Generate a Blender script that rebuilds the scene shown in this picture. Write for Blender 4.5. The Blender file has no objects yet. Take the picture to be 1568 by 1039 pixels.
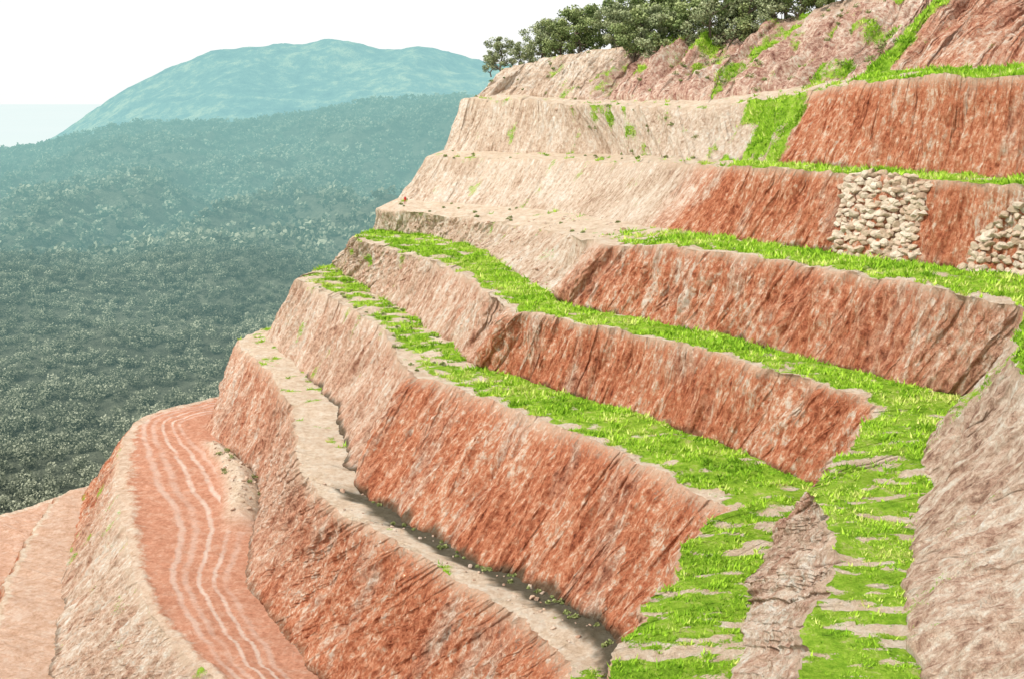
import bpy, math, random
import numpy as np
from mathutils import Vector
random.seed(3); rng=np.random.default_rng(7)
D=bpy.data; scene=bpy.context.scene
# ---------------------------------------------------------------- camera
F=1681.0; PITCH=math.atan(369.5/F)
cam_d=D.cameras.new("camera"); cam=D.objects.new("camera",cam_d); scene.collection.objects.link(cam)
cam_d.sensor_width=36; cam_d.lens=36*F/1568; cam_d.clip_end=60000; cam_d.clip_start=0.5
cam.location=(0,0,0); cam.rotation_euler=(math.pi/2-PITCH,0,0); scene.camera=cam
scene.view_settings.view_transform='Standard'; scene.view_settings.look='None'; scene.view_settings.exposure=0
cP,sP=math.cos(PITCH),math.sin(PITCH)
# survey: a bearing read from the photograph met with a bench level (height below viewpoint) or a ground distance
def S(a,b,h=None,d=None):
    rx=a-784.0; ry=F*cP+(519.5-b)*sP; rz=-F*sP+(519.5-b)*cP
    t=(d/ry) if d is not None else (-h/rz)
    return np.array([rx*t,ry*t,rz*t])
# ---------------------------------------------------------------- noise
def hsh(i,j,seed):
    n=(i.astype(np.int64)*374761393+j.astype(np.int64)*668265263+seed*974711)&0x7fffffff
    n=((n^(n>>13))*1274126177)&0x7fffffff
    return ((n^(n>>16))&0xffff)/65535.0
def vn(x,y,seed=0):
    xi=np.floor(x);yi=np.floor(y);fx=x-xi;fy=y-yi
    fx=fx*fx*(3-2*fx);fy=fy*fy*(3-2*fy)
    a=hsh(xi,yi,seed);b=hsh(xi+1,yi,seed);c=hsh(xi,yi+1,seed);d=hsh(xi+1,yi+1,seed)
    return (a*(1-fx)+b*fx)*(1-fy)+(c*(1-fx)+d*fx)*fy
def fbm(x,y,seed=0,o=4):
    s=0;a=0.5;t=0
    for k in range(o):
        s=s+a*vn(x*2**k+17.3*k,y*2**k+5.1*k,seed+k);t+=a;a*=0.5
    return s/t
def sstep(a,b,x):
    t=np.clip((x-a)/(b-a),0,1);return t*t*(3-2*t)
# ---------------------------------------------------------------- mesh helpers
def mesh_np(name,V,Fq,mats=(),attrs=None,smooth=True,matidx=None):
    me=D.meshes.new(name); V=np.asarray(V,dtype=np.float32); Fq=np.asarray(Fq,dtype=np.int32)
    k=Fq.shape[1]
    me.vertices.add(len(V)); me.vertices.foreach_set("co",V.ravel())
    me.loops.add(Fq.size); me.loops.foreach_set("vertex_index",Fq.ravel())
    me.polygons.add(len(Fq)); me.polygons.foreach_set("loop_start",np.arange(0,Fq.size,k,dtype=np.int32))
    try: me.polygons.foreach_set("loop_total",np.full(len(Fq),k,dtype=np.int32))
    except Exception: pass
    if matidx is not None: me.polygons.foreach_set("material_index",np.asarray(matidx,dtype=np.int32))
    me.update(calc_edges=True); me.validate()
    me.polygons.foreach_set("use_smooth",np.full(len(me.polygons),smooth))
    if attrs:
        for n,(typ,arr) in attrs.items():
            at=me.attributes.new(n,typ,'POINT')
            at.data.foreach_set({'FLOAT':'value','FLOAT_VECTOR':'vector','FLOAT_COLOR':'color'}[typ],np.asarray(arr,dtype=np.float32).ravel())
    for m in mats: me.materials.append(m)
    return me
def add(name,me):
    o=D.objects.new(name,me); scene.collection.objects.link(o); return o
# ---------------------------------------------------------------- node helper
class NT:
    def __init__(s,name):
        s.m=D.materials.new(name); s.m.use_nodes=True; s.t=s.m.node_tree
        s.b=s.t.nodes["Principled BSDF"]; s.b.inputs["Roughness"].default_value=0.95
        s.b.inputs["Specular IOR Level"].default_value=0.0
    def n(s,ty,**k):
        x=s.t.nodes.new(ty)
        for a,b in k.items(): setattr(x,a,b)
        return x
    def l(s,a,b): s.t.links.new(a,b)
    def val(s,sock,v):
        if hasattr(v,'links'): s.l(v,sock)
        else: sock.default_value=v
    def math(s,op,a,b=0.0,c=None,clamp=False):
        x=s.n("ShaderNodeMath",operation=op,use_clamp=clamp); s.val(x.inputs[0],a); s.val(x.inputs[1],b)
        if c is not None: s.val(x.inputs[2],c)
        return x.outputs[0]
    def vmul(s,v,k):
        x=s.n("ShaderNodeVectorMath",operation='MULTIPLY'); s.l(v,x.inputs[0]); x.inputs[1].default_value=k; return x.outputs[0]
    def noise(s,v,sc,det=5,r=0.6,dist=0):
        x=s.n("ShaderNodeTexNoise"); s.l(v,x.inputs["Vector"]); x.inputs["Scale"].default_value=sc
        x.inputs["Detail"].default_value=det; x.inputs["Roughness"].default_value=r; x.inputs["Distortion"].default_value=dist
        return x.outputs["Fac"]
    def ramp(s,f,st):
        x=s.n("ShaderNodeValToRGB"); s.l(f,x.inputs[0]); e=x.color_ramp.elements
        while len(e)<len(st): e.new(0.5)
        for i,(p,c) in enumerate(st):
            e[i].position=p; e[i].color=(c[0],c[1],c[2],1) if hasattr(c,'__len__') else (c,c,c,1)
        return x.outputs[0]
    def mix(s,f,a,b,bt='MIX'):
        x=s.n("ShaderNodeMix",data_type='RGBA',blend_type=bt); s.val(x.inputs[0],f)
        for k,v in ((6,a),(7,b)):
            if hasattr(v,'links'): s.l(v,x.inputs[k])
            else: x.inputs[k].default_value=(*v,1)
        return x.outputs[2]
    def attr(s,n):
        return s.n("ShaderNodeAttribute",attribute_name=n)
    def bump(s,h,d,st=1.0,prev=None):
        x=s.n("ShaderNodeBump"); s.l(h,x.inputs["Height"]); x.inputs["Distance"].default_value=d; x.inputs["Strength"].default_value=st
        if prev: s.l(prev,x.inputs["Normal"])
        return x.outputs[0]
    def out(s,c,nrm=None):
        s.l(c,s.b.inputs["Base Color"])
        if nrm: s.l(nrm,s.b.inputs["Normal"])
        return s.m
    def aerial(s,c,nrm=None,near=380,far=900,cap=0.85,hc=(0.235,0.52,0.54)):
        # valley haze painted into base colour and emission, growing with distance across the valley
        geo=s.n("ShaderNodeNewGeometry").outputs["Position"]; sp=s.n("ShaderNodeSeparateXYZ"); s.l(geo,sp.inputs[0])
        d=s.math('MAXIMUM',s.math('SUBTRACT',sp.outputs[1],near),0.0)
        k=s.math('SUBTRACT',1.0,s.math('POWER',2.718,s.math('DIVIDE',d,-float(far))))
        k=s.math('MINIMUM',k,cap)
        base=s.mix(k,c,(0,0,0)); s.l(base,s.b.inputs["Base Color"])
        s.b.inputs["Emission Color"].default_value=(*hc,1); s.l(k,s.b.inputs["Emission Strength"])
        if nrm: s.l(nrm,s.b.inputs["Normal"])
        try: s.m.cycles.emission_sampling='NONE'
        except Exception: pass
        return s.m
# ---------------------------------------------------------------- terrain material
def terrain_mat():
    T=NT("terrace_earth")
    uv=T.attr("uvm").outputs["Vector"]; A=T.attr("cA"); B=T.attr("cB")
    sa=T.n("ShaderNodeSeparateColor"); T.l(A.outputs["Color"],sa.inputs[0])
    sb=T.n("ShaderNodeSeparateColor"); T.l(B.outputs["Color"],sb.inputs[0])
    grass,pale,dark=sa.outputs; t,kind,track=sb.outputs; purple=A.outputs["Alpha"]
    geo=T.n("ShaderNodeNewGeometry").outputs["Position"]
    st=T.noise(T.vmul(uv,(1,0.13,1)),0.7,6,0.7,0.35)
    st2=T.noise(T.vmul(uv,(1,0.22,1)),2.8,5,0.74,0.3)
    big=T.noise(T.vmul(uv,(1,0.35,1)),0.16,4,0.6)
    blot=T.noise(geo,0.11,4,0.6); iso=T.noise(geo,1.6,6,0.78); fine=T.noise(geo,6,4,0.75); med=T.noise(geo,0.6,5,0.7)
    def c0(x,k): return T.math('MULTIPLY',T.math('SUBTRACT',x,0.5),k)
    f=T.math('ADD',c0(st,0.65),c0(st2,1.1)); f=T.math('ADD',f,c0(blot,0.6)); f=T.math('ADD',f,c0(iso,1.1))
    f=T.math('ADD',f,0.54)
    red=T.ramp(f,[(0.16,(0.14,0.045,0.028)),(0.31,(0.35,0.105,0.055)),(0.46,(0.56,0.195,0.10)),(0.58,(0.66,0.285,0.16)),(0.68,(0.75,0.45,0.30)),(0.80,(0.85,0.69,0.55))])
    pal=T.ramp(f,[(0.16,(0.27,0.17,0.12)),(0.33,(0.51,0.35,0.245)),(0.50,(0.70,0.53,0.395)),(0.66,(0.81,0.69,0.56)),(0.82,(0.88,0.81,0.72))])
    pur=T.ramp(f,[(0.22,(0.15,0.07,0.065)),(0.36,(0.38,0.20,0.16)),(0.52,(0.61,0.40,0.31)),(0.66,(0.77,0.62,0.49)),(0.84,(0.86,0.80,0.70))])
    gry=T.ramp(f,[(0.20,(0.14,0.09,0.07)),(0.40,(0.41,0.28,0.20)),(0.58,(0.62,0.48,0.37)),(0.78,(0.80,0.71,0.61))])
    mm=T.math('ADD',T.math('MULTIPLY',iso,0.5),T.math('MULTIPLY',med,0.5))
    ben=T.ramp(mm,[(0.34,(0.56,0.39,0.25)),(0.48,(0.78,0.61,0.45)),(0.60,(0.88,0.77,0.63))])
    benr=T.ramp(mm,[(0.34,(0.52,0.21,0.12)),(0.5,(0.72,0.35,0.225)),(0.64,(0.82,0.52,0.38))])
    pj=T.ramp(T.math('ADD',pale,c0(st,0.9)),[(0.1,0.0),(0.9,1.0)])
    c=T.mix(pj,red,pal)
    # weathered grey-tan bands between fresher red cuts
    gf=T.math('MULTIPLY',T.ramp(T.math('ADD',big,c0(st,0.6)),[(0.53,0.0),(0.70,0.65)]),T.math('SUBTRACT',1.0,T.math('MAXIMUM',purple,pale)))
    c=T.mix(gf,c,gry)
    c=T.mix(purple,c,pur)
    lip=T.ramp(T.math('ADD',T.math('ADD',t,c0(st2,0.5)),c0(iso,0.4)),[(0.0,0.75),(0.03,0.5),(0.09,0.0)])
    c=T.mix(lip,c,(0.74,0.56,0.41))
    lw=T.math('ADD',t,T.math('MULTIPLY',T.math('SUBTRACT',T.noise(T.vmul(uv,(1,0,1)),0.018,1),0.5),0.9))
    lw=T.math('ADD',lw,T.math('ADD',c0(fine,0.02),c0(iso,0.03)))
    lines=[(0.0,0.0)]
    for q,wd,a in ((0.24,0.04,.5),(0.345,0.028,1),(0.48,0.028,1),(0.60,0.04,.5),(0.71,0.04,.7)):
        lines+=[(q-wd,0.0),(q-wd*0.3,a),(q+wd*0.3,a),(q+wd,0.0)]
    tr=T.math('MULTIPLY',T.ramp(lw,lines),T.math('GREATER_THAN',track,0.9))
    tr=T.math('MULTIPLY',tr,T.ramp(T.noise(T.vmul(uv,(1,1,1)),0.16,5,0.7),[(0.34,0.25),(0.52,1.0)]))
    edge=T.ramp(T.math('ADD',t,c0(med,0.3)),[(0.86,0.0),(0.93,1.0)])
    bb=T.mix(T.math('MULTIPLY',track,T.math('SUBTRACT',1.0,T.math('MULTIPLY',edge,0.8))),ben,benr); bb=T.mix(T.math('MULTIPLY',tr,0.8),bb,(0.90,0.72,0.60))
    c=T.mix(kind,bb,c)
    gcol=T.ramp(T.noise(geo,0.7,5,0.8),[(0.3,(0.10,0.20,0.02)),(0.44,(0.24,0.44,0.035)),(0.56,(0.37,0.57,0.06)),(0.68,(0.58,0.56,0.22))])
    gm=T.ramp(T.math('ADD',T.math('ADD',grass,c0(iso,1.1)),c0(fine,1.0)),[(0.44,0.0),(0.56,1.0)])
    gm=T.math('MULTIPLY',gm,T.math('GREATER_THAN',grass,0.03))
    c=T.mix(gm,c,gcol)
    c=T.mix(dark,c,T.mix(iso,(0.03,0.03,0.02),(0.14,0.125,0.08)))  # toe shadow painted into the colour, with the ditch's dark growth
    pit=T.math('MULTIPLY',T.math('MULTIPLY',kind,T.ramp(st2,[(0.27,0.65),(0.39,0.0)])),T.math('SUBTRACT',1.0,T.math('MULTIPLY',pale,0.6)))
    c=T.mix(pit,c,(0.15,0.06,0.04))
    b1=T.bump(f,0.7,0.8); b2=T.bump(fine,0.18,1.0,b1)
    return T.out(c,b2)
M_ter=terrain_mat()
# ---------------------------------------------------------------- level rows (columns 2..14)
def row(h,pts):
    return [S(p[0],p[1],h=h) if len(p)==2 else S(p[0],p[1],d=p[2]) for p in pts]
R={}
R['W']=row(0,[(765,106,264),(860,86,256),(955,70,245),(1180,38,225),(1430,-50,195),(1520,-90,188),(1640,-120,180),(1760,-140,172),(1950,-160,160),(2150,-200,150),(2400,-300,130),(2900,-500,100),(4000,-700,60)])
R['Xt']=row(0,[(722,149,256),(800,146,247),(890,153,230),(1075,155,192),(1290,122,160),(1340,110,150),(1420,105,142),(1500,103,134),(1640,98,126),(1800,92,118),(2000,80,105),(2500,50,80),(3500,0,50)])
R['Xc']=row(0,[(700,155,250),(790,153,238),(880,160,222),(1060,167,185),(1262,137,152),(1320,123,142),(1400,118,133),(1490,116,124),(1620,112,116),(1780,105,108),(1980,95,96),(2450,60,74),(3400,10,45)])
R['Yt']=row(8.8,[(668,230,244),(770,233,233),(930,236,215),(1085,243,168),(1205,250,147),(1280,256,138),(1370,262,130),(1470,267,121),(1620,275,112),(1760,282,104),(1950,300,92),(2400,350,70),(3200,480,44)])
R['Yc']=row(8.8,[(645,238,236),(740,243,225),(900,247,206),(1108,254,152),(1150,257,142),(1230,262,134),(1330,268,126),(1450,276,117),(1600,289,107),(1690,301,98),(1800,326,85),(2100,396,60),(2800,600,34)])
R['Zt']=row(17.3,[(603,303,230),(700,312,218),(850,322,200),(1035,354,148),(1090,362),(1160,371),(1270,387),(1420,406),(1590,425),(1660,440),(1760,475),(2050,570),(2600,800)])
R['Zc']=row(17.3,[(570,320,222),(680,330,208),(800,345,190),(930,372,140),(1000,375,134),(1100,386),(1230,405),(1400,435),(1572,478),(1552,548),(1610,610),(1850,820),(2300,1300)])
R['Bt']=row(26,[(562,350),(665,362),(745,385),(858,463),(930,478),(1020,497),(1150,525),(1320,572),(1475,605),(1430,690),(1392,790),(1400,950),(1470,1300)])
R['Bc']=row(26,[(535,362),(610,385),(690,410),(785,475),(870,490),(980,512),(1110,547),(1240,585),(1348,618),(1240,755),(1275,800),(1235,960),(1180,1300)])
R['At']=row(34,[(500,402),(560,440),(640,490),(728,560),(830,590),(950,625),(1060,665),(1150,700),(1240,740),(1220,790),(1165,862),(1130,960),(1120,1300)])
R['Ac']=row(34,[(448,424),(520,462),(585,510),(635,577),(720,602),(830,647),(950,692),(1040,737),(1112,772),(1040,852),(985,925),(935,1000),(890,1300)])
R['Ct']=row(46,[(398,512),(465,572),(512,625),(540,745),(620,802),(720,855),(800,892),(880,935),(940,985),(960,1010),(975,1045),(985,1100),(960,1400)])
R['Cc']=row(46,[(350,514),(410,567),(445,625),(455,718),(520,785),(620,840),(720,897),(810,952),(872,1012),(885,1060),(890,1120),(890,1200),(880,1500)])
R['Dt']=row(60,[(300,648),(350,690),(395,730),(392,790),(370,885),(430,968),(490,1045),(560,1120),(620,1200),(650,1260),(680,1300),(700,1400),(700,1700)])
R['Dc']=row(60,[(222,632),(188,668),(180,720),(185,790),(200,870),(235,955),(320,1032),(400,1110),(470,1200),(500,1260),(520,1300),(540,1400),(540,1700)])
R['Et']=row(71,[(130,757),(118,800),(105,850),(92,920),(82,980),(76,1040),(90,1110),(130,1200),(180,1280),(220,1330),(250,1380),(280,1450),(300,1750)])
R['Ec']=row(71,[(85,757),(60,790),(35,840),(10,890),(-10,950),(-30,1020),(-50,1100),(-50,1200),(-30,1300),(0,1360),(20,1400),(50,1500),(80,1800)])
R['Ft']=row(82,[(62,812),(25,870),(-2,920),(-30,980),(-60,1040),(-90,1110),(-110,1190),(-120,1290),(-110,1380),(-80,1450),(-60,1510),(-30,1580),(20,1880)])
R['Fc']=row(82,[(-10,790),(-80,830),(-130,890),(-180,950),(-220,1010),(-250,1090),(-280,1170),(-290,1270),(-280,1360),(-250,1430),(-230,1490),(-200,1560),(-150,1860)])
R['G']=[p+np.array([-95,-25,-88.]) for p in R['Fc']]
R['V']=[p+np.array([55,70,-6.]) for p in R['W']]
seg=[20,70]+[135]*8+[125,125,120,90]
cp=np.concatenate([np.arange(n)/n+i for i,n in enumerate(seg)]+[np.array([14.0])])
N=len(cp)
def smooth(P,k):
    for _ in range(2):
        Q=np.pad(P,((k,k),(0,0)),mode='edge'); c=np.cumsum(np.vstack([np.zeros((1,3)),Q]),axis=0)
        P=(c[2*k+1:]-c[:-2*k-1])/(2*k+1)
    return P
order=['V','W','Xt','Xc','Yt','Yc','Zt','Zc','Bt','Bc','At','Ac','Ct','Cc','Dt','Dc','Et','Ec','Ft','Fc','G']
L={}
for i,k in enumerate(order):
    P=R[k]; p2=P[0]
    P=[p2+np.array([75,70,0.]),p2+np.array([20,24,0.])]+P
    P=np.array(P); Q=np.stack([np.interp(cp,np.arange(15),P[:,j]) for j in range(3)],1)
    Q=smooth(Q,{'G':60,'V':60,'Dt':26,'Dc':26,'Ct':12,'Cc':22}.get(k,9))
    s=np.concatenate([[0],np.cumsum(np.linalg.norm(np.diff(Q,axis=0),axis=1))])
    am=1.0 if k not in ('W','Xt','Xc') else 1.3
    if k in('Dt','Dc'): am=0.6
    for j,sd in ((0,11),(1,51)):
        n1=fbm(s*0.22,s*0+i,sd+i,5)-0.5; n2=np.abs(fbm(s*0.9,s*0+i,sd+200+i,4)-0.5)
        Q[:,j]+=am*(n1*2.0+n2*1.2)
    Q[:,2]+=am*(fbm(s*0.3,s*0+i,91+i,5)-0.5)*(1.2 if k.endswith('c') else 0.5)
    L[k]=Q
def c15(*kv):
    xs=[a for a,_ in kv]; ys=[b for _,b in kv]; return np.interp(cp,xs,ys)
Z=c15((0,0))
# top,bottom,is_face,rows, grass,pale,dark,purple per column, track, relief
strips=[
('V','W',0,10,c15((0,.4)),c15((0,.8)),Z,Z,0,0.5),
('W','Xt',1,90,c15((0,.1),(2.3,.2),(2.8,.05),(4.2,.1),(4.6,.42),(5.0,.12),(5.2,.45),(5.5,.1),(5.9,.38),(6.2,.1),(6.5,.05),(6.75,.62),(7.15,.66),(7.4,.1),(8,.05)),c15((0,1),(4,1),(4.4,.4),(6.6,.4),(7.2,.4),(7.7,.25)),Z,c15((3.8,0),(4.2,.75),(6.8,.75),(7.3,.2),(8,.2)),0,1.7),
('Xt','Xc',0,8,c15((0,.1),(5,.25),(6,.35),(7,.7),(14,.75)),c15((0,1)),Z,Z,0,0.2),
('Xc','Yt',1,40,c15((0,.02),(4,.05),(4.3,.30),(4.7,.05),(5.2,.15),(5.45,.66),(5.85,.66),(6.0,0)),c15((0,1),(5.7,1),(6,0)),Z,Z,0,0.9),
('Yt','Yc',0,8,c15((0,.1),(4,.2),(5,.3),(6,.75),(14,.8)),c15((0,1)),Z,Z,0,0.15),
('Yc','Zt',1,40,c15((0,.02),(3,.03),(4.9,.03),(5.0,0)),c15((0,1),(4.75,.95),(5.0,.05)),Z,Z,0,0.8),
('Zt','Zc',0,10,c15((0,.1),(4.6,.12),(5,.4),(6,.8),(14,.87)),c15((0,1)),Z,Z,0,0.2),
('Zc','Bt',1,50,c15((0,.03),(4.9,.05),(5,0),(10.4,0),(10.8,.12),(14,.15)),c15((0,.95),(4.8,.85),(5.1,.3),(6,.1),(8.5,.15),(9.8,.35),(10.3,.9),(14,.9)),Z,c15((10.3,0),(10.9,.35),(14,.35)),0,1.1),
('Bt','Bc',0,26,c15((0,.5),(2,.66),(5,.8),(10,.9),(11,.74),(12,.66),(14,.64)),c15((0,1)),Z,Z,0,0.3),
('Bc','At',1,46,c15((0,.1),(2,.2),(2.8,.1),(3.5,.02),(11,0),(14,.0)),c15((0,.9),(3,.7),(4.85,.55),(5.1,.08),(10,.02),(11,.4),(11.5,.75),(14,.8)),Z,c15((10.8,0),(11.3,.3),(14,.3)),0,0.9),
('At','Ac',0,26,c15((0,.36),(3,.5),(5,.6),(6,.82),(10,.9),(11,.84),(14,.76)),c15((0,1)),Z,Z,0,0.35),
('Ac','Ct',1,76,c15((0,.03),(3,.05),(5,.0)),c15((0,.95),(3,.65),(4.85,.5),(5.08,.15),(6,.0),(14,.0)),Z,Z,0,1.0),
('Ct','Cc',0,20,c15((0,.2),(2,.3),(3,.1),(14,0.05)),c15((0,1)),Z,Z,0,0.25),
('Cc','Dt',1,76,c15((0,0)),c15((0,.7),(3,.3),(5,.55),(6,.3),(7,.05),(14,0)),Z,Z,0,1.0),
('Dt','Dc',0,50,c15((0,0)),c15((0,1)),Z,Z,1,0.45),
('Dc','Et',1,50,c15((0,.05)),c15((0,.1),(2.8,.1),(4,.45),(5,.75),(14,.75)),Z,Z,0,1.2),
('Et','Ec',0,18,c15((0,0)),c15((0,1)),Z,Z,.45,0.3),
('Ec','Ft',1,24,c15((0,0)),c15((0,.2)),Z,Z,0,0.8),
('Ft','Fc',0,16,c15((0,0)),c15((0,1)),Z,Z,.6,0.5),
('Fc','G',1,40,c15((0,.5)),c15((0,.8)),Z,Z,0,2.0),
]
VV=[];FF=[];UV=[];CA=[];CB=[];base=0;SP={};graspts=[]
for si,(a,b,kind,nv,gr,pa,dk,pu,track,amp) in enumerate(strips):
    A=L[a];Bm=L[b]; t=np.linspace(0,1,nv+1)[:,None,None]
    P=A[None]*(1-t)+Bm[None]*t
    mid=smooth((A+Bm)/2,14); dm=np.diff(mid,axis=0); u=np.concatenate([[0],np.cumsum(np.linalg.norm(dm,axis=1))])
    wid=np.linalg.norm(A-Bm,axis=1); tt=t[:,:,0]*np.ones((1,N)); U=np.ones((nv+1,1))*u[None]; Vd=tt*smooth(wid[:,None]*np.ones((1,3)),12)[:,0][None]
    if kind==1 and a not in('W','V'):   # tooth marks run straight down the dip, not along the survey columns
        Tg=np.gradient(smooth((A+Bm)/2,30),axis=0); Tg/=np.linalg.norm(Tg,axis=1,keepdims=True)
        sk=np.einsum('ij,ij->i',smooth(Bm-A,30),Tg); U=U+(tt-0.5)*sk[None]*0.85
    du=np.gradient(P,axis=1); dv=np.gradient(P,axis=0); nn=np.cross(du,dv)
    nn/=np.linalg.norm(nn,axis=2,keepdims=True)+1e-9
    for _ in range(2):
        nn=(np.roll(nn,4,1)+np.roll(nn,-4,1)+nn)/3
    if kind==1:
        if nn[:,:,0].mean()>0 or nn[:,:,2].mean()<0: nn=-nn
        win=np.clip(np.sin(np.pi*np.clip(tt,0,1)),0,1)**0.35
        W1=U+0.8*(fbm(U*0.3,Vd*0.3,150+si,3)-0.5)
        d=(fbm(W1*0.28,Vd*0.06,200+si,5)-0.5)*2*amp
        d+=-(np.abs(fbm(W1*0.5,Vd*0.10,240+si,3)-0.5))*2.0*amp+0.35*amp
        d+=(fbm(W1*1.6,Vd*0.4,300+si,4)-0.5)*1.0*min(amp,1)
        d+=(vn(W1*3.6,Vd*1.5,340+si)-0.5)*0.28*min(amp,1)
        if a in('Xc','Yc'): d*=(0.55+0.45*sstep(4.6,5.1,cp))[None]
        if a=='W': d+= ((np.abs(fbm(U*0.16,Vd*0.012,77,3)-0.5)*-2)*8+2.2)*(0.3+0.7*sstep(3.8,4.5,cp))[None]
        if a in('Ac','Bc','Zc'): d+=(1.6*np.exp(-((cp-5.06)/0.13)**2)-1.5*np.exp(-((cp-4.78)/0.10)**2))[None]
        d-=0.35*np.sin(np.pi*tt)
        P=P+nn*(d*win)[...,None]
    else:
        win=np.clip(np.sin(np.pi*np.clip(tt,0,1)),0,1)**0.5
        P[:,:,2]+=((fbm(P[:,:,0]*0.3,P[:,:,1]*0.3,400,5)-0.5)*2*amp)*win
        if a=='Dt':
            m=sstep(2.6,3.2,cp)*(1-sstep(4.8,5.4,cp)); P[:,:,2]+=m[None]*np.exp(-((tt-0.1)/0.13)**2)*win*(2.2+2.5*(fbm(P[:,:,0]*0.35,P[:,:,1]*0.35,433,4)-0.3))
            P[:,:,2]+=np.exp(-((tt-0.93)/0.05)**2)*win*1.0*fbm(P[:,:,0]*0.3,P[:,:,1]*0.3,434,4)*(cp>4)[None]
    g=np.ones((nv+1,1))*gr[None]
    if kind==0:
        X,Y=P[:,:,0],P[:,:,1]
        sx=0.55*fbm(X*0.16+3,Y*0.6,500,4)+0.45*fbm(X*0.7,Y*1.1,505,3)
        sx2=fbm(X*0.45,Y*0.45,520,5)
        gm=np.clip((g-0.5)*1.5+0.5+(0.5*sx+0.5*sx2-0.5)*3.4,0,1)
        near=sstep(10.0,10.9,cp)[None]
        sn=0.60*fbm(X*0.20+3,Y*0.85,540,3)+0.40*fbm(X*0.8,Y*1.9,545,3)
        gm=gm*(1-near)+near*np.clip((g-0.5)*1.2+0.5+(sn-0.5)*5.5,0,1)
        if b in('Ac','Bc','Zc'): gm*=1-0.85*sstep(0.80,0.98,tt+(sx2-0.5)*0.7)*(cp<10.2)[None]
    else:
        sx=fbm(U*0.3,Vd*0.12,500,5); gm=np.clip((g-0.5)*1.5+0.5+(sx-0.5)*2.4,0,1)
    gm=gm*(g>0.02)
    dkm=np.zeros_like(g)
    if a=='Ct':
        dkm=sstep(5.0,5.4,cp)[None]*(1-sstep(0.36,0.62,tt+(fbm(U*0.4,tt*3,610,4)-0.5)*0.5))*0.92  # ditch along the bench toe: dark growth plus painted shadow
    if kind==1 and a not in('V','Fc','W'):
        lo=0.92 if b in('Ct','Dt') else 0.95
        dkm=np.maximum(dkm,(0.85 if b=='Ct' else 0.5)*sstep(lo,1.0,tt+(fbm(U*0.6,tt,620,4)-0.5)*0.16))*(cp<10.5)[None]*(cp>(3 if b in('Ct','Dt') else 5))[None]  # shade painted as a dark tone along the foot of each face
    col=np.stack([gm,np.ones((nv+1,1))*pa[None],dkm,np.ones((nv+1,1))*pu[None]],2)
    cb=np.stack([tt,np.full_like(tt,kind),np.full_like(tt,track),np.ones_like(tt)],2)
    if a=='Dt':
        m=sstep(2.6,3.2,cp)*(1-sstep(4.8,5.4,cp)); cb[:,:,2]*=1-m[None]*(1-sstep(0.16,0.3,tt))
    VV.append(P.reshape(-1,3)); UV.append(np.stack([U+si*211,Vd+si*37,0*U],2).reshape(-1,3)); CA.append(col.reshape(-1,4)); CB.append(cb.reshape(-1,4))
    r=np.arange(nv)[:,None]*N+np.arange(N-1)[None]+base
    FF.append(np.stack([r,r+N,r+N+1,r+1],2).reshape(-1,4)); base+=(nv+1)*N
    SP[(a,b)]=P
    if kind==0 or a in('W','Xc'):
        ar=np.linalg.norm(np.cross(P[1:,:-1]-P[:-1,:-1],P[:-1,1:]-P[:-1,:-1]),axis=2)
        w=ar*(gm[:-1,:-1]>0.5)*((cp[:-1]>1.7)&(cp[:-1]<13.9))[None]*(0 if a in('V',) else 1)
        graspts.append((P[:-1,:-1].reshape(-1,3),w.ravel(),P[1:,1:].reshape(-1,3)))
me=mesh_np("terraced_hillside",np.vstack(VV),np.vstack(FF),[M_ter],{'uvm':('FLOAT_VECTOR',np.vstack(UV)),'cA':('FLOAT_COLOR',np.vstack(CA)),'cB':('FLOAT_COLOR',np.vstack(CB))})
add("terraced_hillside",me)
# ---------------------------------------------------------------- grass tufts
GP=np.vstack([g[0] for g in graspts]);GW=np.concatenate([g[1] for g in graspts]);GQ=np.vstack([g[2] for g in graspts])
dist=np.linalg.norm(GP,axis=1); GW=GW*np.clip(80/dist,0.4,2.2)
clump=fbm(GP[:,0]*0.7,GP[:,1]*0.7,909,4); GW=GW*np.clip((clump-0.40)*7,0.03,1)
n=60000; idx=rng.choice(len(GP),n,p=GW/GW.sum()); f=rng.random((n,1)); cpt=GP[idx]*(1-f)+GQ[idx]*f
dn=np.clip(np.linalg.norm(cpt,axis=1)/110,0.5,1.2)
nb=6; big=np.repeat((0.5+1.3*rng.random(n)**2.5)*dn,nb); c=np.repeat(cpt,nb,axis=0); m=len(c)
ang=rng.random(m)*6.283; rad=rng.random(m)*0.24*big; hgt=(0.12+0.30*rng.random(m)**1.5)*big; wd=(0.035+0.05*rng.random(m))*big
bx=c+np.stack([np.cos(ang)*rad,np.sin(ang)*rad,np.full(m,-0.03)],1)
pa2=rng.random(m)*6.283; sd=np.stack([np.cos(pa2)*wd,np.sin(pa2)*wd,0*wd],1)
tip=bx+np.stack([np.cos(ang)*hgt*0.6,np.sin(ang)*hgt*0.6,hgt],1)
V=np.stack([bx-sd,bx+sd,tip],1).reshape(-1,3); Fc=np.arange(len(V)).reshape(-1,3)
patch=fbm(cpt[:,0]*0.15,cpt[:,1]*0.3,955,3)
gt=np.repeat(np.repeat(np.clip(rng.random(n)*0.5+(patch-0.5)*1.2+0.08,0,0.7),nb)+rng.random(m)*0.35,3)
T=NT("grass_blades"); tn=T.attr("tint").outputs["Fac"]
gc=T.ramp(tn,[(0.05,(0.11,0.23,0.02)),(0.35,(0.26,0.48,0.035)),(0.65,(0.40,0.62,0.05)),(0.95,(0.68,0.68,0.24))])
M_gr=T.out(gc)
add("grass",mesh_np("grass",V,Fc,[M_gr],{'tint':('FLOAT',gt)},smooth=False))
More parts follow.
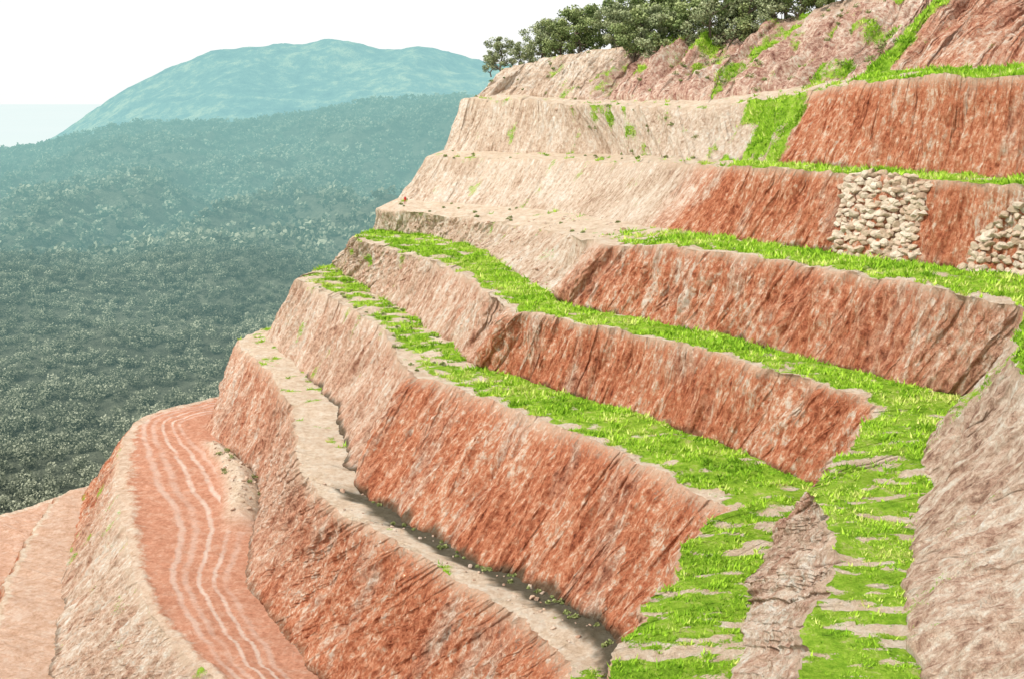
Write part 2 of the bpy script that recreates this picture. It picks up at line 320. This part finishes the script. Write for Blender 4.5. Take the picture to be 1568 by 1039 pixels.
# ---------------------------------------------------------------- stones
import bmesh
bm=bmesh.new(); bmesh.ops.create_icosphere(bm,subdivisions=2,radius=1); bm.verts.ensure_lookup_table()
icoV=np.array([v.co[:] for v in bm.verts]); icoF=np.array([[v.index for v in f.verts] for f in bm.faces]); bm.free()
def stones(name,cent,size,mat,flat=0.7,lay=None):
    n=len(cent); V=[];Fs=[]
    for i in range(n):
        s=size[i]; q=icoV.copy()
        for _ in range(9):
            d=rng.normal(size=3); d/=np.linalg.norm(d); k=q@d; cut=0.42+0.28*rng.random()
            q=q-np.outer(np.clip(k-cut,0,None),d)
        q=q*np.array([1.25,0.8+0.4*rng.random(),flat])*s
        a=rng.random()*6.28 if lay is None else lay+rng.normal()*0.2; b=rng.normal()*0.5 if lay is None else rng.normal()*0.25
        Rz=np.array([[math.cos(a),-math.sin(a),0],[math.sin(a),math.cos(a),0],[0,0,1]]); Rx=np.array([[1,0,0],[0,math.cos(b),-math.sin(b)],[0,math.sin(b),math.cos(b)]])
        V.append(q@Rx.T@Rz.T+cent[i]); Fs.append(icoF+i*len(icoV))
    tint=np.repeat(rng.random(n),len(icoV))
    return add(name,mesh_np(name,np.vstack(V),np.vstack(Fs),[mat],{'tint':('FLOAT',tint)},smooth=False))
def stone_mat(name,st):
    T=NT(name); geo=T.n("ShaderNodeNewGeometry").outputs["Position"]; tn=T.attr("tint").outputs["Fac"]
    sc=T.ramp(tn,st); nz=T.noise(geo,3,6,0.75); return T.out(T.mix(0.6,sc,T.ramp(nz,[(0.3,0.3),(0.6,0.98)]),'MULTIPLY'),T.bump(nz,0.2))
M_st=stone_mat("wall_stone",[(0,(0.52,0.37,0.26)),(0.35,(0.68,0.55,0.41)),(0.75,(0.76,0.65,0.52)),(1,(0.60,0.42,0.30))])
M_rb=stone_mat("rubble_stone",[(0,(0.46,0.29,0.20)),(0.5,(0.62,0.45,0.33)),(1,(0.70,0.57,0.46))])
def on(Pm,c,t):
    j=np.interp(c,cp,np.arange(N)); i=t*(Pm.shape[0]-1); return Pm[int(round(i)),int(round(j))]
Pf=SP[('Yc','Zt')]
def panel(name,c0t,c1t,c0b,c1b,ttop):
    C=[];Sz=[]; nr=15
    p0=on(Pf,c0b,0.5);p1=on(Pf,c1b,0.5); lay=math.atan2(p1[1]-p0[1],p1[0]-p0[0])
    for r in range(nr+1):
        t=0.02+0.98*r/nr; a=c0t+(c0b-c0t)*t; b=c1t+(c1b-c1t)*t
        w=np.linalg.norm(on(Pf,a,t)-on(Pf,b,t)); k=max(3,int(w/0.74))
        a+=rng.normal()*0.02; b+=rng.normal()*0.02
        for q in range(k+1):
            x=a+(b-a)*min(max((q+0.5*(r%2)+rng.normal()*0.15)/k,0),1)
            if t<ttop(x): continue
            p=on(Pf,x,min(max(t+rng.normal()*0.015,0),1)); C.append(p+np.array([-0.03,-0.03,0.0])); Sz.append(0.46+0.26*rng.random()**1.5)
    stones(name,C,Sz,M_st,0.85,lay)
panel("stone_retaining_wall",7.62,8.72,8.0,8.86,lambda x:0.0)
panel("stone_retaining_wall.001",9.5,10.6,9.3,10.4,lambda x:max(0,0.75-(x-9.3)*1.3))
C=[];Sz=[]
for (k,c0,c1,nn_) in ((('Zc','Bt'),2.6,5.0,260),(('Zt','Zc'),4.0,5.2,60),(('Bt','Bc'),4.0,5.1,20),(('Xc','Yt'),2.5,5,20),(('Dt','Dc'),2.8,5,120),(('Ct','Cc'),5,10,60)):
    Pm=SP[k]
    for _ in range(nn_):
        t=rng.random() if k[0]!='Dt' else rng.random()*0.2
        C.append(on(Pm,c0+(c1-c0)*rng.random(),t)+np.array([0,0,0.03])); Sz.append(0.1+0.36*rng.random()**2.5)
stones("loose_rocks",C,Sz,M_rb,0.7)
# ---------------------------------------------------------------- leaf card foliage
def cards(cent,size):
    n=len(cent); a=rng.normal(size=(n,3)); a/=np.linalg.norm(a,axis=1,keepdims=True)
    b=np.cross(a,rng.normal(size=(n,3))); b/=np.linalg.norm(b,axis=1,keepdims=True)
    s=size[:,None]; a=a*s; b=b*s*0.85
    return np.stack([cent-a,cent-b*1.0,cent+a,cent+b],1).reshape(-1,3),np.arange(4*n).reshape(-1,4)
def leaf_mat(name,stops,haze=None):
    T=NT(name); tn=T.attr("tint").outputs["Fac"]; c=T.ramp(tn,stops)
    return T.aerial(c,**haze) if haze else T.out(c)
M_bark=NT("bark"); g_=M_bark.n("ShaderNodeNewGeometry").outputs["Position"]
M_bark=M_bark.out(M_bark.ramp(M_bark.noise(g_,3,5),[(0.3,(0.07,0.05,0.04)),(0.7,(0.20,0.16,0.12))]))
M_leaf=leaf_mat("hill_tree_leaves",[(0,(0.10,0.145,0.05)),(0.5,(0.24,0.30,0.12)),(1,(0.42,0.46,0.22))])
M_leafg=leaf_mat("grey_tree_leaves",[(0,(0.14,0.175,0.09)),(0.5,(0.30,0.34,0.18)),(1,(0.48,0.50,0.31))])
def tube(p0,p1,r0,r1,k=7):
    p0=np.array(p0,float);p1=np.array(p1,float); d=p1-p0; d/=np.linalg.norm(d); x=np.cross(d,[0.3,0.9,0.1]); x/=np.linalg.norm(x); y=np.cross(d,x)
    a=np.arange(k)/k*6.283; c=np.cos(a)[:,None]*x+np.sin(a)[:,None]*y
    V=np.vstack([p0+c*r0,p1+c*r1]); i=np.arange(k); j=(i+1)%k
    return V,np.stack([i,j,j+k,i+k],1)
def tree_mesh(name,H,Wd,leaf,dens):
    V=[];Fq=[];mi=[];ti=[];nb=0
    def ap(v,f,m,t):
        nonlocal nb
        V.append(v);Fq.append(f+nb);mi.append(np.full(len(f),m));ti.append(np.full(len(v),t) if np.isscalar(t) else t);nb+=len(v)
    p=np.array([0,0,-0.5]);r=0.028*H; ends=[]
    path=[p]
    for k in range(4):
        q=p+np.array([rng.normal()*0.05*H,rng.normal()*0.05*H,H*0.17]); ap(*tube(p,q,r,r*0.8),0,0.5); r*=0.8;p=q;path.append(p)
    for k in range(13):
        b=path[1+k%4]; an=rng.random()*6.283; l=Wd*(0.35+0.5*rng.random()); q=b+np.array([math.cos(an)*l,math.sin(an)*l,H*(0.02+0.28*rng.random())])
        m_=(b+q)/2+np.array([0,0,-0.03*H]); ap(*tube(b,m_,0.011*H,0.007*H,5),0,0.5); ap(*tube(m_,q,0.007*H,0.003*H,5),0,0.5); ends.append(q)
    ends+= [path[-1]+np.array([rng.normal()*0.3,rng.normal()*0.3,H*0.1*k]) for k in range(2)]
    for _ in range(20):
        an=rng.random()*6.283; z=H*(0.22+0.70*rng.random()); l=Wd*0.85*math.sqrt(rng.random())*math.sqrt(max(0.12,1-((z/H-0.5)/0.5)**2)); ends.append(np.array([math.cos(an)*l,math.sin(an)*l,z]))
    for e in ends:
        n=int(dens*(0.6+0.8*rng.random())); R_=Wd*(0.17+0.14*rng.random()); g=rng.normal(size=(n,3)); g/=np.linalg.norm(g,axis=1,keepdims=True)
        g*= (rng.random((n,1))**0.45)*R_; g[:,2]*=0.75; cs=e+g
        sz=0.08+0.13*rng.random(n); v,f=cards(cs,sz)
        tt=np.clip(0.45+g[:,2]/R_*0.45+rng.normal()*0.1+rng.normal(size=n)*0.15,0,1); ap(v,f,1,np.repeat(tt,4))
    return mesh_np(name,np.vstack(V),np.vstack(Fq),[M_bark,leaf],{'tint':('FLOAT',np.concatenate(ti))},smooth=False,matidx=np.concatenate(mi))
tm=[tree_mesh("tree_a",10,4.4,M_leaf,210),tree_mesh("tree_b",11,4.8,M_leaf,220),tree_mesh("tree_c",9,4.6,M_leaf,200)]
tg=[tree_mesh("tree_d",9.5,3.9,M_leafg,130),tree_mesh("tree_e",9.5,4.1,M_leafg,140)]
spots=[(772,106,268,1.0,'g'),(752,108,272,.65,'g'),(822,98,266,1.3,'g'),(800,104,275,.85,'g'),(860,90,262,1.05,'t'),(885,86,258,1.35,'t'),(845,90,272,1.25,'g'),(912,80,262,1.4,'t'),(940,78,252,1.35,'g'),(975,96,238,1.35,'t'),(965,80,262,1.6,'t'),
(1010,98,236,1.5,'g'),(1005,68,255,1.7,'t'),(1045,90,234,1.5,'t'),(1050,57,250,1.7,'t'),(1085,80,230,1.45,'g'),(1120,68,228,1.4,'t'),(1100,50,245,1.7,'t'),(1155,56,226,1.35,'g'),(1150,36,240,1.7,'t'),(1190,42,224,1.25,'g'),(1225,26,220,1.2,'t'),(1205,24,236,1.5,'t'),(1260,8,216,1.1,'t'),(1250,4,232,1.4,'t'),(1290,-10,212,1.0,'t'),(1320,-25,210,1.0,'t'),(1360,-45,208,1.1,'t'),(1410,-60,206,1.1,'t')]
for i,(a,b,d,s,k) in enumerate(spots):
    o=D.objects.new("tree",random.choice(tm if k=='t' else tg)); scene.collection.objects.link(o)
    o.location=Vector(S(a,b,d=d))-Vector((0,0,1.2)); o.scale=(s*1.05,s*1.05,s*0.95); o.rotation_euler=(0,0,random.random()*6.28)
# scrub
C=[];Sz=[];Tn=[]
def bush(p,r,n):
    g=rng.normal(size=(n,3)); g/=np.linalg.norm(g,axis=1,keepdims=True); g*=rng.random((n,1))**0.5*r; g[:,2]=np.abs(g[:,2])*0.9
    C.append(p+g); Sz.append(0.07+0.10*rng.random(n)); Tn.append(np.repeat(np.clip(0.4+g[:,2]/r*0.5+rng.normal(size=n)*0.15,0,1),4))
for (k,c0,c1,nn_,r0) in ((('W','Xt'),4.2,6.8,110,0.8),(('Xc','Yt'),3.8,5,12,0.6),(('Zt','Zc'),2.2,5,20,0.4),(('Yt','Yc'),2.2,5,16,0.4),(('Dt','Dc'),3.2,4.6,10,0.7),(('At','Ac'),2.2,5,40,0.4),(('Ct','Cc'),5.4,10,30,0.3),(('W','Xt'),2,4,20,0.6)):
    for _ in range(nn_):
        t=rng.random()*(0.25 if k[0] in('Dt','Ct') else 1); bush(on(SP[k],c0+(c1-c0)*rng.random(),t),r0*(0.5+rng.random()*0.8),60)
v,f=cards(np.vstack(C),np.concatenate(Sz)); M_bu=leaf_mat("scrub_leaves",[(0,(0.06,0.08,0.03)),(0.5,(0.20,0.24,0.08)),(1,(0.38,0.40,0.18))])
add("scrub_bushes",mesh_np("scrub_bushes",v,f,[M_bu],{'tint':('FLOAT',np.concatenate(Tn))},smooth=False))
# ---------------------------------------------------------------- valley forest hill
ys=np.array([200,260,330,450,600,720,1000,1300,1600,1900,2300.])
rs=np.array([-1.2,-0.47,-0.41,-0.35,-0.23,-0.11,-0.05,0.3,1.0]); rz=np.array([-95,-75,-60,-38,-33,-8,0,10,20.])
def vz(x,y):
    s=x/y; r=np.interp(s,rs,rz)
    base=np.interp(y,ys,[-168,-150,-130,-112,-99,-110,-88,-55,0,-40,-170])
    k=sstep(700,1600,y); zz=base*(1-k)+(base+r)*k
    zz=zz+(fbm(x*0.006+9,y*0.006,700,5)-0.5)*44*sstep(300,600,y)*(1-0.6*sstep(1300,1600,y))
    zz=zz-(np.abs(fbm(x*0.010,y*0.004,710,4)-0.5)*150-19)*sstep(700,950,y)*(1-sstep(1350,1600,y))
    return zz+(fbm(x*0.03,y*0.03,720,4)-0.5)*10
gx=np.linspace(-1500,900,420); gy=np.linspace(215,2300,380); GX,GY=np.meshgrid(gx,gy)
GZ=vz(GX,GY); V=np.stack([GX,GY,GZ],2).reshape(-1,3)
def gridf(nx,ny):
    r=np.arange(ny-1)[:,None]*nx+np.arange(nx-1)[None]; return np.stack([r,r+1,r+nx+1,r+nx],2).reshape(-1,4)
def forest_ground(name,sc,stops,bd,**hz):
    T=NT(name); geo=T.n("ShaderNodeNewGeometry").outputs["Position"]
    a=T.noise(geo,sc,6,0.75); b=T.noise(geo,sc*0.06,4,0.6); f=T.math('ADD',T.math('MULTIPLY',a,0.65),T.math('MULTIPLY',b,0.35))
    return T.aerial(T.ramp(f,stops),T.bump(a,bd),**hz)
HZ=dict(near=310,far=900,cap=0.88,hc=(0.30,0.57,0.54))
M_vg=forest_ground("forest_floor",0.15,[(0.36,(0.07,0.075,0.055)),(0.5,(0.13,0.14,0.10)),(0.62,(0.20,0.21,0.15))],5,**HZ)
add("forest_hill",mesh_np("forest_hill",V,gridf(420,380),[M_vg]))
def forest(name,n,y0,y1,r0,r1,k,cs,mat):
    y=np.sqrt(rng.random(n)*(y1**2-y0**2)+y0**2); s=-0.62+0.66*rng.random(n); x=s*y
    keep=rng.random(n)<(0.45+1.0*vn(x*0.02,y*0.02,3)); x=x[keep];y=y[keep];n=len(x)
    z=vz(x,y); r=r0+(r1-r0)*rng.random(n)**1.5
    g=rng.normal(size=(n,k,3)); g/=np.linalg.norm(g,axis=2,keepdims=True); g*=(0.45+0.5*rng.random((n,k,1)))
    lob=1+0.25*np.sin(3*np.arctan2(g[:,:,1],g[:,:,0])+rng.random((n,1))*6.28)
    gg=g*r[:,None,None]*lob[...,None]; gg[:,:,2]=gg[:,:,2]*0.8
    c=np.stack([x,y,z+r*0.8],1)[:,None]+gg
    lv=(fbm(x*0.02,y*0.02,33,3)-0.5)[:,None]*1.1
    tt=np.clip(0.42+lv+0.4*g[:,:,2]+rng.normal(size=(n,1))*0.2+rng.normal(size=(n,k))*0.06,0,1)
    v,f=cards(c.reshape(-1,3),(r[:,None]*cs*(0.7+0.6*rng.random((n,k)))).ravel())
    add(name,mesh_np(name,v,f,[mat],{'tint':('FLOAT',np.repeat(tt.ravel(),4))},smooth=False))
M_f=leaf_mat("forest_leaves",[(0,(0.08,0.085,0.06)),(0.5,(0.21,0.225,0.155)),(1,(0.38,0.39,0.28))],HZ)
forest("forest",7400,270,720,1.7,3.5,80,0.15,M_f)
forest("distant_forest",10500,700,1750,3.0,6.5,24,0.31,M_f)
def ridge_h(x,y):
    s=784+x/y*1681
    return np.interp(s,[-400,20,110,200,270,340,430,510,580,640,760,900,1200,2000],[-185,-185,-105,-2,60,108,124,143,130,120,95,60,20,-60.])
def mz(x,y):
    ridge=ridge_h(x,y)
    k=np.where(y<3200,sstep(1900,3200,y),1-sstep(3200,4600,y))
    z=-185+(ridge+185)*k
    return z+(np.abs(fbm(x*0.0025,y*0.0025,800,5)-0.5)*-190+40)*k*sstep(-165,-60,ridge)*(1-0.6*sstep(2900,3200,y))+(fbm(x*0.02,y*0.02,820,3)-0.5)*14*k*sstep(-175,-150,ridge)
gx=np.linspace(-2600,2400,420); gy=np.linspace(1850,4700,260); GX,GY=np.meshgrid(gx,gy)
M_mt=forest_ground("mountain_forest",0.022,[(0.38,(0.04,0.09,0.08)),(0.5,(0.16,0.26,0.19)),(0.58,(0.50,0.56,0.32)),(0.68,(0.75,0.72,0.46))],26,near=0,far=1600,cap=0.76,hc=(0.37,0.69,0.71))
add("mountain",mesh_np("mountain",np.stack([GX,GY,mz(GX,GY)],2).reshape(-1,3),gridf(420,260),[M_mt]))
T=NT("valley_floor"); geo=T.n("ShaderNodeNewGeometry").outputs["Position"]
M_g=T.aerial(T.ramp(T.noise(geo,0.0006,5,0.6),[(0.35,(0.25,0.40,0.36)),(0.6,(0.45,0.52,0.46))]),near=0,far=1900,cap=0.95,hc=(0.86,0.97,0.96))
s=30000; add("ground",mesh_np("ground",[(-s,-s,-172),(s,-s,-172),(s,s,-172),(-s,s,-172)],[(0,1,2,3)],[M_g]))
# ---------------------------------------------------------------- person in red on the bench
base_p=SP[('Zt','Zc')]; foot=on(base_p,2.35,0.5)
sk=[(0,0,.95),(0,0,1.2),(0,0,1.42),(0,.01,1.52),(0,0,1.66),(-.1,0,.9),(-.12,.06,.5),(-.12,0,.06),(-.12,-.14,.03),(.1,0,.9),(.13,-.05,.5),(.14,.02,.06),(.14,-.12,.03),(-.19,0,1.4),(-.26,0,1.13),(-.24,-.12,.9),(.19,0,1.4),(.27,0,1.13),(.25,-.12,.9)]
ed=[(0,1),(1,2),(2,3),(3,4),(0,5),(5,6),(6,7),(7,8),(0,9),(9,10),(10,11),(11,12),(2,13),(13,14),(14,15),(2,16),(16,17),(17,18)]
ra=[.15,.14,.15,.06,.11,.09,.065,.045,.035,.09,.065,.045,.035,.06,.045,.035,.06,.045,.035]
pm=D.meshes.new("p"); pm.from_pydata(sk,ed,[]); po=add("tmp",pm); md=po.modifiers.new("s","SKIN"); po.modifiers.new("ss","SUBSURF").levels=1
for i,r in enumerate(ra): pm.skin_vertices[0].data[i].radius=(r,r*0.8)
pm.skin_vertices[0].data[0].use_root=True
dg=bpy.context.evaluated_depsgraph_get(); pe=D.meshes.new_from_object(po.evaluated_get(dg)); D.objects.remove(po)
for nme,cc in (("red_shirt",(0.75,0.03,0.05)),("trousers",(0.45,0.04,0.06)),("skin",(0.35,0.2,0.14))):
    T=NT(nme); geo=T.n("ShaderNodeNewGeometry").outputs["Position"]; pe.materials.append(T.out(T.mix(T.noise(geo,8),cc,tuple(x*0.7 for x in cc))))
for p in pe.polygons:
    z=p.center.z; p.material_index=2 if z>1.5 else (0 if z>0.95 or abs(p.center.x)>.2 and z>.9 else 1)
pp=add("person",pe); pp.location=Vector(foot); pp.rotation_euler=(0,0,0.6)
# ---------------------------------------------------------------- light
sd=Vector((-0.72,-0.36,0.95)).normalized(); el=math.asin(sd.z); az=math.atan2(sd.x,sd.y)
sl=D.lights.new("sun",'SUN'); sl.energy=3.7; sl.angle=math.radians(0.6); sl.color=(1,0.96,0.89)
so=D.objects.new("sun",sl); scene.collection.objects.link(so); so.rotation_euler=(-sd).to_track_quat('-Z','Y').to_euler()
w=D.worlds.new("World"); scene.world=w; w.use_nodes=True; nt=w.node_tree; bg=nt.nodes["Background"]
sky=nt.nodes.new("ShaderNodeTexSky"); sky.sky_type='NISHITA'; sky.sun_disc=False; sky.sun_elevation=el; sky.sun_rotation=az%(2*math.pi)
sky.air_density=1.0; sky.dust_density=4.0; sky.ozone_density=1.0
mx=nt.nodes.new("ShaderNodeMix"); mx.data_type='RGBA'; mx.inputs[0].default_value=0.78; nt.links.new(sky.outputs[0],mx.inputs[6]); mx.inputs[7].default_value=(10.6,10.7,10.6,1)
nt.links.new(mx.outputs[2],bg.inputs[0]); bg.inputs[1].default_value=0.12
